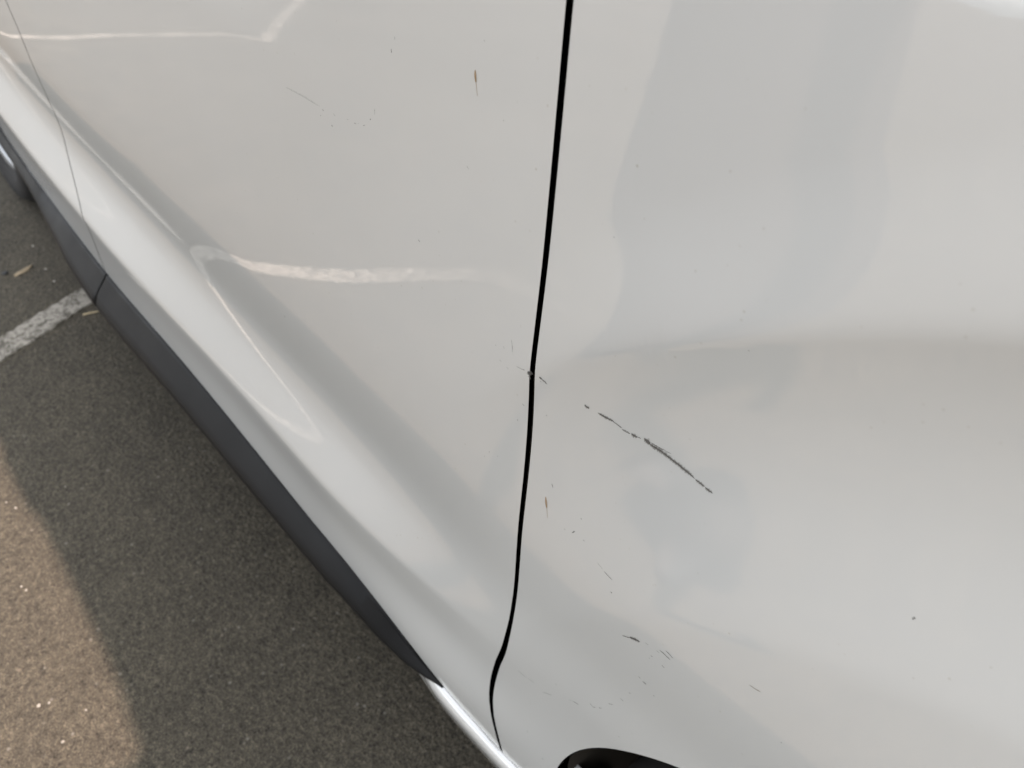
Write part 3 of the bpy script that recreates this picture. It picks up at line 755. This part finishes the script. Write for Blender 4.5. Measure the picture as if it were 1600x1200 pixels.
for far in (False, True):
    fd, rd = (P_NEAR['door'], P_NEAR['rear']) if not far else (FAR_FD, FAR_RD)
    quadprism('a_pillar', [gp(0.02, BELT + 0.002, far), gp(-0.10, BELT + 0.002, far), gp(-0.80, ZR, far), gp(-0.71, ZR, far)], 0.05, M_PAINT)
    quadprism('side_window', [gp(-0.105, BELT + 0.004, far, 0.006), gp(-1.03, BELT + 0.004, far, 0.006), gp(-1.06, ZR - 0.01, far, 0.006), gp(-0.80, ZR - 0.01, far, 0.006)], 0.005, M_GLASS, fd)
    quadprism('b_pillar', [gp(-1.033, BELT + 0.002, far), gp(-1.15, BELT + 0.002, far), gp(-1.15, ZR, far), gp(-1.063, ZR, far)], 0.05, M_PLASTIC)
    quadprism('side_window', [gp(-1.153, BELT + 0.004, far, 0.006), gp(-2.02, BELT + 0.004, far, 0.006), gp(-2.06, ZR - 0.01, far, 0.006), gp(-1.153, ZR - 0.01, far, 0.006)], 0.005, M_GLASS, rd)
    quadprism('c_pillar', [gp(-2.023, BELT + 0.002, far), gp(-2.81, BELT + 0.002, far), gp(-2.62, ZR, far), gp(-2.063, ZR, far)], 0.05, M_PAINT)
vv = []; fc = []; nx_, ny_ = 24, 25
for x in np.linspace(-0.70, -2.64, nx_):
    for v in np.linspace(0, 1, ny_):
        cx0 = 1 - ((x + 1.6)/1.05)**2*0.25
        vv.append((x, YR - 0.02 + (WID - 2*YR + 0.04)*v, ZR + 0.002 + 0.085*cx0*(1 - abs(2*v - 1)**2.6)))
for i in range(nx_ - 1):
    for j in range(ny_ - 1): fc.append((i*ny_ + j, i*ny_ + j + 1, (i + 1)*ny_ + j + 1, (i + 1)*ny_ + j))
rf = cpart('roof', mesh_pd('roof', vv, fc), M_PAINT); sd = rf.modifiers.new('thick', 'SOLIDIFY'); sd.thickness = 0.03
quadprism('windscreen', [(0.045, 0.075, 1.10), (0.045, WID - 0.075, 1.10), (-0.74, WID - 0.26, ZR + 0.012), (-0.74, 0.26, ZR + 0.012)], 0.006, M_GLASS)
quadprism('rear_window', [(-2.82, 0.24, 1.11), (-2.82, WID - 0.24, 1.11), (-2.63, WID - 0.30, ZR), (-2.63, 0.30, ZR)], 0.006, M_GLASS)
for far in (False, True):
    pts = [(-0.16, 0.03), (-0.18, -0.06), (-0.20, -0.19)]
    bm = bmesh.new(); bmesh.ops.create_uvsphere(bm, u_segments=24, v_segments=14, radius=1.0)
    for v in bm.verts:
        x, y, z = v.co; x = max(x, -0.45) if x < 0 else x
        v.co = Vector((-0.20 + 0.075*x, -0.115 + 0.105*y*(1 - 0.15*z), 1.185 + 0.075*z))
    if far:
        for v in bm.verts: v.co.y = WID - v.co.y
    mo = cpart('wing_mirror', from_bm('wing_mirror', bm, M_PAINT, None, True))
    y0, y1 = (-0.05, 0.07)
    if far: y0, y1 = WID - y1, WID - y0
    cbox('mirror_arm', (-0.23, -0.16, y0, y1, 1.10, 1.14), M_PLASTIC, 0.01, mo)
for x0, par, far in ((-0.98, P_NEAR['door'], False), (-1.94, P_NEAR['rear'], False), (-0.98, FAR_FD, True), (-1.94, FAR_RD, True)):
    y = -float(side(x0 + 0.09, 0.93)); ya, yb = y - 0.005, y + 0.012
    if far: ya, yb = WID - yb, WID - ya
    h_ = cbox('door_handle', (x0, x0 + 0.19, ya, yb, 0.915, 0.945), M_PAINT, 0.009, par)

# ------------------------------------------------------------------ small things on the asphalt
def twig(name, a, b_, r, material, label, cat):
    a, b_ = Vector(a), Vector(b_); d = (b_ - a).normalized(); s_ = d.cross(Vector((0, 0, 1))).normalized(); u = s_.cross(d)
    vv = []; fc = []; n = 9
    for i in range(n):
        t = i/(n - 1); p = a.lerp(b_, t) + u*(0.0008*math.sin(5*t)) ; rr = r*(1 - 0.35*t)
        for k in range(7):
            an = 2*math.pi*k/7; vv.append(p + s_*rr*math.cos(an) + u*rr*math.sin(an))
    for i in range(n - 1):
        for k in range(7): fc.append((7*i + k, 7*i + (k + 1) % 7, 7*i + 7 + (k + 1) % 7, 7*i + 7 + k))
    fc.append(tuple(range(7))[::-1]); fc.append(tuple(7*(n - 1) + k for k in range(7)))
    return tag(link(name, mesh_pd(name, vv, fc), material), label, cat)
twig('straw', (-1.470, -0.012, GZ + 0.003), (-1.460, 0.020, GZ + 0.0055), 0.0022, M_STRAW, 'short piece of dry straw on the asphalt beside the black door moulding', 'straw')
bm = bmesh.new(); rn = random.Random(4)
c0 = Vector((-1.737, -0.063, GZ)); ring = []
top = bm.verts.new(c0 + Vector((0, 0, 0.006)))
for k in range(11):
    a = 2*math.pi*k/11; rr = rn.uniform(0.7, 1.15)
    dx, dy = 0.010*math.cos(a)*rr, 0.024*math.sin(a)*rr
    ring.append(bm.verts.new(c0 + Vector((dx - 0.45*dy, dy, 0.0012 + rn.uniform(0, 0.004)))))
for k in range(11): bm.faces.new((top, ring[k], ring[(k + 1) % 11]))
lf = from_bm('leaf_scrap', bm, M_LEAF, None, False); sd = lf.modifiers.new('thick', 'SOLIDIFY'); sd.thickness = 0.0008
tag(lf, 'small curled scrap of dry leaf on the asphalt beyond the white line', 'leaf')
def stone_bm(rn, r, p, bm):
    k = bmesh.ops.create_icosphere(bm, subdivisions=1, radius=r)
    sx, sy, sz = rn.uniform(0.7, 1.3), rn.uniform(0.7, 1.3), rn.uniform(0.5, 0.8)
    for v in k['verts']:
        v.co = Vector((v.co.x*sx*rn.uniform(0.8, 1.15), v.co.y*sy*rn.uniform(0.8, 1.15), v.co.z*sz*rn.uniform(0.8, 1.1))) + p
rn = random.Random(12); bm = bmesh.new(); stone_bm(rn, 0.008, Vector((-1.752, -0.101, GZ + 0.003)), bm)
tag(from_bm('pebble', bm, M_STONED), 'dark pebble on the asphalt at the left edge near the leaf scrap', 'pebble')
bm = bmesh.new()
for x, y, r in ((-1.841, -0.009, 0.0042), (-1.715, -0.018, 0.004), (-1.65, -0.019, 0.003), (-0.795, -0.346, 0.0026), (-0.783, -0.342, 0.0024), (-0.972, -0.303, 0.0024), (-0.996, -0.312, 0.0022), (-0.569, -0.389, 0.0026), (-0.564, -0.376, 0.0024), (-0.493, -0.38, 0.0024), (-0.519, -0.339, 0.002)):
    stone_bm(rn, r, Vector((x, y, GZ + r*0.4)), bm)
for i in range(40):
    x = rn.uniform(-2.6, 0.6); y = rn.uniform(-0.9, 0.15); r = 0.0008 + 0.0018*rn.random()**3
    stone_bm(rn, r, Vector((x, y, GZ + r*0.4)), bm)
gr = from_bm('grit', bm, M_STONE); gr['kind'] = 'stuff'

# ------------------------------------------------------------------ the person taking the picture, seen only as a reflection and as shade
def skin_fig(name, chain_pts, edges, material, parent, root=0, sub=2):
    me = bpy.data.meshes.new(name); me.from_pydata([p for p, r in chain_pts], edges, []); me.update()
    o = link(name, me, material)
    sm = o.modifiers.new('skin', 'SKIN'); sm.use_smooth_shade = True
    lay = me.skin_vertices[0].data if me.skin_vertices else None
    if lay is None:
        bpy.context.view_layer.objects.active = o
        bm = bmesh.new(); bm.from_mesh(me); bm.verts.layers.skin.verify(); bm.to_mesh(me); bm.free(); lay = me.skin_vertices[0].data
    for i, (p, r) in enumerate(chain_pts):
        lay[i].radius = (r, r) if not isinstance(r, tuple) else r; lay[i].use_root = (i == root)
    ss = o.modifiers.new('sub', 'SUBSURF'); ss.levels = sub; ss.render_levels = sub
    o.parent = parent; o.location = -parent.location
    return o
PERSON_AT = (-0.29, -0.84)
PX, PY = PERSON_AT
person = empty('person', (PX, PY, GZ), 'person in a long grey coat holding a phone out towards the white car', 'person')
def P3(dx, dy, z): return (PX + dx, PY + dy, GZ + z)
cl = Vector(CAMLOC); fw = Vector(cf); rt = Vector(cr); up = -Vector(cd)
hr = cl - fw*0.020 + rt*0.105 - up*0.01
fin = Vector((PX + 0.36, PY + 0.68, GZ + 1.245))          # wrist of the raised right arm
lh = Vector((PX - 0.22, PY - 0.14, GZ + 0.92))            # left hand hangs at the side
B = [(P3(0, 0, 0.93), 0.115), (P3(-0.03, 0.02, 1.10), 0.115), (P3(-0.05, 0.06, 1.28), 0.135), (P3(-0.05, 0.11, 1.42), 0.105), (P3(-0.03, 0.15, 1.49), 0.06), (P3(-0.01, 0.19, 1.57), 0.085), (P3(0.0, 0.21, 1.66), 0.095), (P3(0.0, 0.19, 1.72), 0.055),
     (P3(0.13, 0.12, 1.42), 0.062), (P3(0.30, 0.36, 1.50), 0.046), (tuple(fin), 0.028),
     (P3(-0.23, 0.09, 1.40), 0.062), (P3(-0.33, -0.08, 1.12), 0.046), (tuple(lh), 0.028),
     (P3(0.10, 0.0, 0.84), 0.098), (P3(0.10, 0.03, 0.48), 0.062), (P3(0.10, 0.0, 0.10), 0.034), (P3(0.11, 0.09, 0.055), 0.022), (P3(-0.09, 0, 0.84), 0.098), (P3(-0.08, 0.02, 0.48), 0.062), (P3(-0.09, -0.04, 0.10), 0.034), (P3(-0.10, 0.05, 0.055), 0.022)]
E_ = [(0, 1), (1, 2), (2, 3), (3, 4), (4, 5), (5, 6), (6, 7), (3, 8), (8, 9), (9, 10), (3, 11), (11, 12), (12, 13), (0, 14), (14, 15), (15, 16), (16, 17), (0, 18), (18, 19), (19, 20), (20, 21)]
body = skin_fig('body', B, E_, M_SKIN, person)
S_ = [(P3(-0.02, 0.01, 1.00), 0.10), (P3(-0.03, 0.02, 1.10), 0.11), (P3(-0.05, 0.06, 1.28), 0.125), (P3(-0.05, 0.10, 1.42), 0.115), (P3(0.13, 0.12, 1.42), 0.078), (P3(0.23, 0.26, 1.47), 0.068), (P3(-0.23, 0.09, 1.40), 0.078), (P3(-0.31, -0.03, 1.18), 0.068)]
skin_fig('sleeves', S_, [(0, 1), (1, 2), (2, 3), (3, 4), (4, 5), (3, 6), (6, 7)], M_SHIRT, person)
vv = []; fc = []; nk = 40
for z, cx_, cy_, rx, ry in ((0.14, 0.0, -0.01, 0.235, 0.185), (0.16, 0.0, -0.01, 0.245, 0.195), (0.50, 0.0, 0.0, 0.232, 0.180), (0.80, 0.0, 0.0, 0.222, 0.172), (1.02, -0.02, 0.01, 0.212, 0.160), (1.20, -0.04, 0.04, 0.222, 0.162), (1.34, -0.05, 0.07, 0.215, 0.150), (1.43, -0.05, 0.10, 0.150, 0.110), (1.47, -0.04, 0.12, 0.085, 0.080)):
    for k in range(nk):
        a = 2*math.pi*k/nk; f_ = 1 + 0.035*math.sin(5*a + 3*z)*max(0.0, 1.0 - z)
        p = P3(cx_ + rx*f_*math.cos(a), cy_ + ry*f_*math.sin(a), z); vv.append(p)
for i in range(8):
    for k in range(nk): fc.append((i*nk + k, i*nk + (k + 1) % nk, (i + 1)*nk + (k + 1) % nk, (i + 1)*nk + k))
bm = bmesh.new(); vs_ = [bm.verts.new(v) for v in vv]
for f in fc: bm.faces.new([vs_[k] for k in f])
ct = from_bm('long_coat', bm, M_TROUS, None, True); ct.parent = person; ct.location = -person.location
ss = ct.modifiers.new('sub', 'SUBSURF'); ss.levels = 2; ss.render_levels = 2
for sx, sy in ((0.10, -0.01), (-0.09, -0.05)):
    skin_fig('shoe', [(P3(sx, sy - 0.05, 0.05), 0.045), (P3(sx + 0.005, sy + 0.05, 0.048), 0.048), (P3(sx + 0.01, sy + 0.16, 0.038), 0.040), (P3(sx + 0.015, sy + 0.21, 0.030), 0.028)], [(0, 1), (1, 2), (2, 3)], M_SHOE, person)
skin_fig('hair', [(P3(-0.02, 0.14, 1.60), 0.075), (P3(-0.01, 0.165, 1.70), 0.095), (P3(0, 0.21, 1.75), 0.075)], [(0, 1), (1, 2)], M_HAIR, person)
# face
for sx in (1, -1):
    bm = bmesh.new(); bmesh.ops.create_uvsphere(bm, u_segments=12, v_segments=8, radius=0.013)
    bmesh.ops.translate(bm, vec=(PX + 0.034*sx, PY + 0.292, GZ + 1.625), verts=bm.verts)
    e = from_bm('eye', bm, M_LAMP, None, True); e.parent = person; e.location = -person.location
bm = bmesh.new(); bmesh.ops.create_cone(bm, segments=8, radius1=0.018, radius2=0.006, depth=0.045, cap_ends=True)
bmesh.ops.rotate(bm, cent=(0, 0, 0), matrix=Matrix.Rotation(R_(-25), 3, 'X'), verts=bm.verts)
bmesh.ops.translate(bm, vec=(PX, PY + 0.302, GZ + 1.595), verts=bm.verts)
e = from_bm('nose', bm, M_SKIN, None, True); e.parent = person; e.location = -person.location
# right hand closed round the end of the phone, left hand hanging
def hand(base, palm, kn, fdir, curl, spread, thumb):
    pts = [(tuple(base), 0.026), (tuple(palm), (0.032, 0.016))]; ed = [(0, 1)]
    for k in range(4):
        L = (0.85, 1.0, 0.93, 0.72)[k]
        a = kn + spread*(1.5 - k); b_ = a + fdir*0.030*L; c = b_ + (fdir*0.45 + curl*0.9)*0.024*L
        i = len(pts); pts += [(tuple(a), 0.0085), (tuple(b_), 0.0078), (tuple(c), 0.0065)]; ed += [(1, i), (i, i + 1), (i + 1, i + 2)]
    i = len(pts); pts += [(tuple(thumb[0]), 0.011), (tuple(thumb[1]), 0.009)]; ed += [(1, i), (i, i + 1)]
    skin_fig('hand', pts, ed, M_SKIN, person)
pal = fin.lerp(hr + rt*0.012, 0.62)
hand(fin, pal, hr + rt*0.006 + up*0.012, -rt*0.75 + fw*0.15, -rt, up*0.019, (pal - fw*0.012 - rt*0.02, hr - rt*0.030 - fw*0.016 + up*0.016))
dz = Vector((0, 0, -1)); yy = Vector((0, 1, 0)); xx = Vector((1, 0, 0))
hand(lh, lh + dz*0.055 + yy*0.004, lh + dz*0.100 + yy*0.006, dz + yy*0.25, yy*0.8 + dz*0.2, yy*0.019, (lh + dz*0.05 + yy*0.034, lh + dz*0.095 + yy*0.052))
bm = box_bm(-0.073, 0.073, -0.036, 0.036, -0.004, 0.004, 0.003)
M4 = Matrix(((rt.x, up.x, -fw.x, 0), (rt.y, up.y, -fw.y, 0), (rt.z, up.z, -fw.z, 0), (0, 0, 0, 1)))
ph = from_bm('phone', bm, M_PHONE, None, True)
ph.matrix_world = Matrix.Translation(cl - fw*0.016 + rt*0.030 - up*0.015) @ M4
tag(ph, 'black phone held out towards the car by the person beside the car', 'phone')
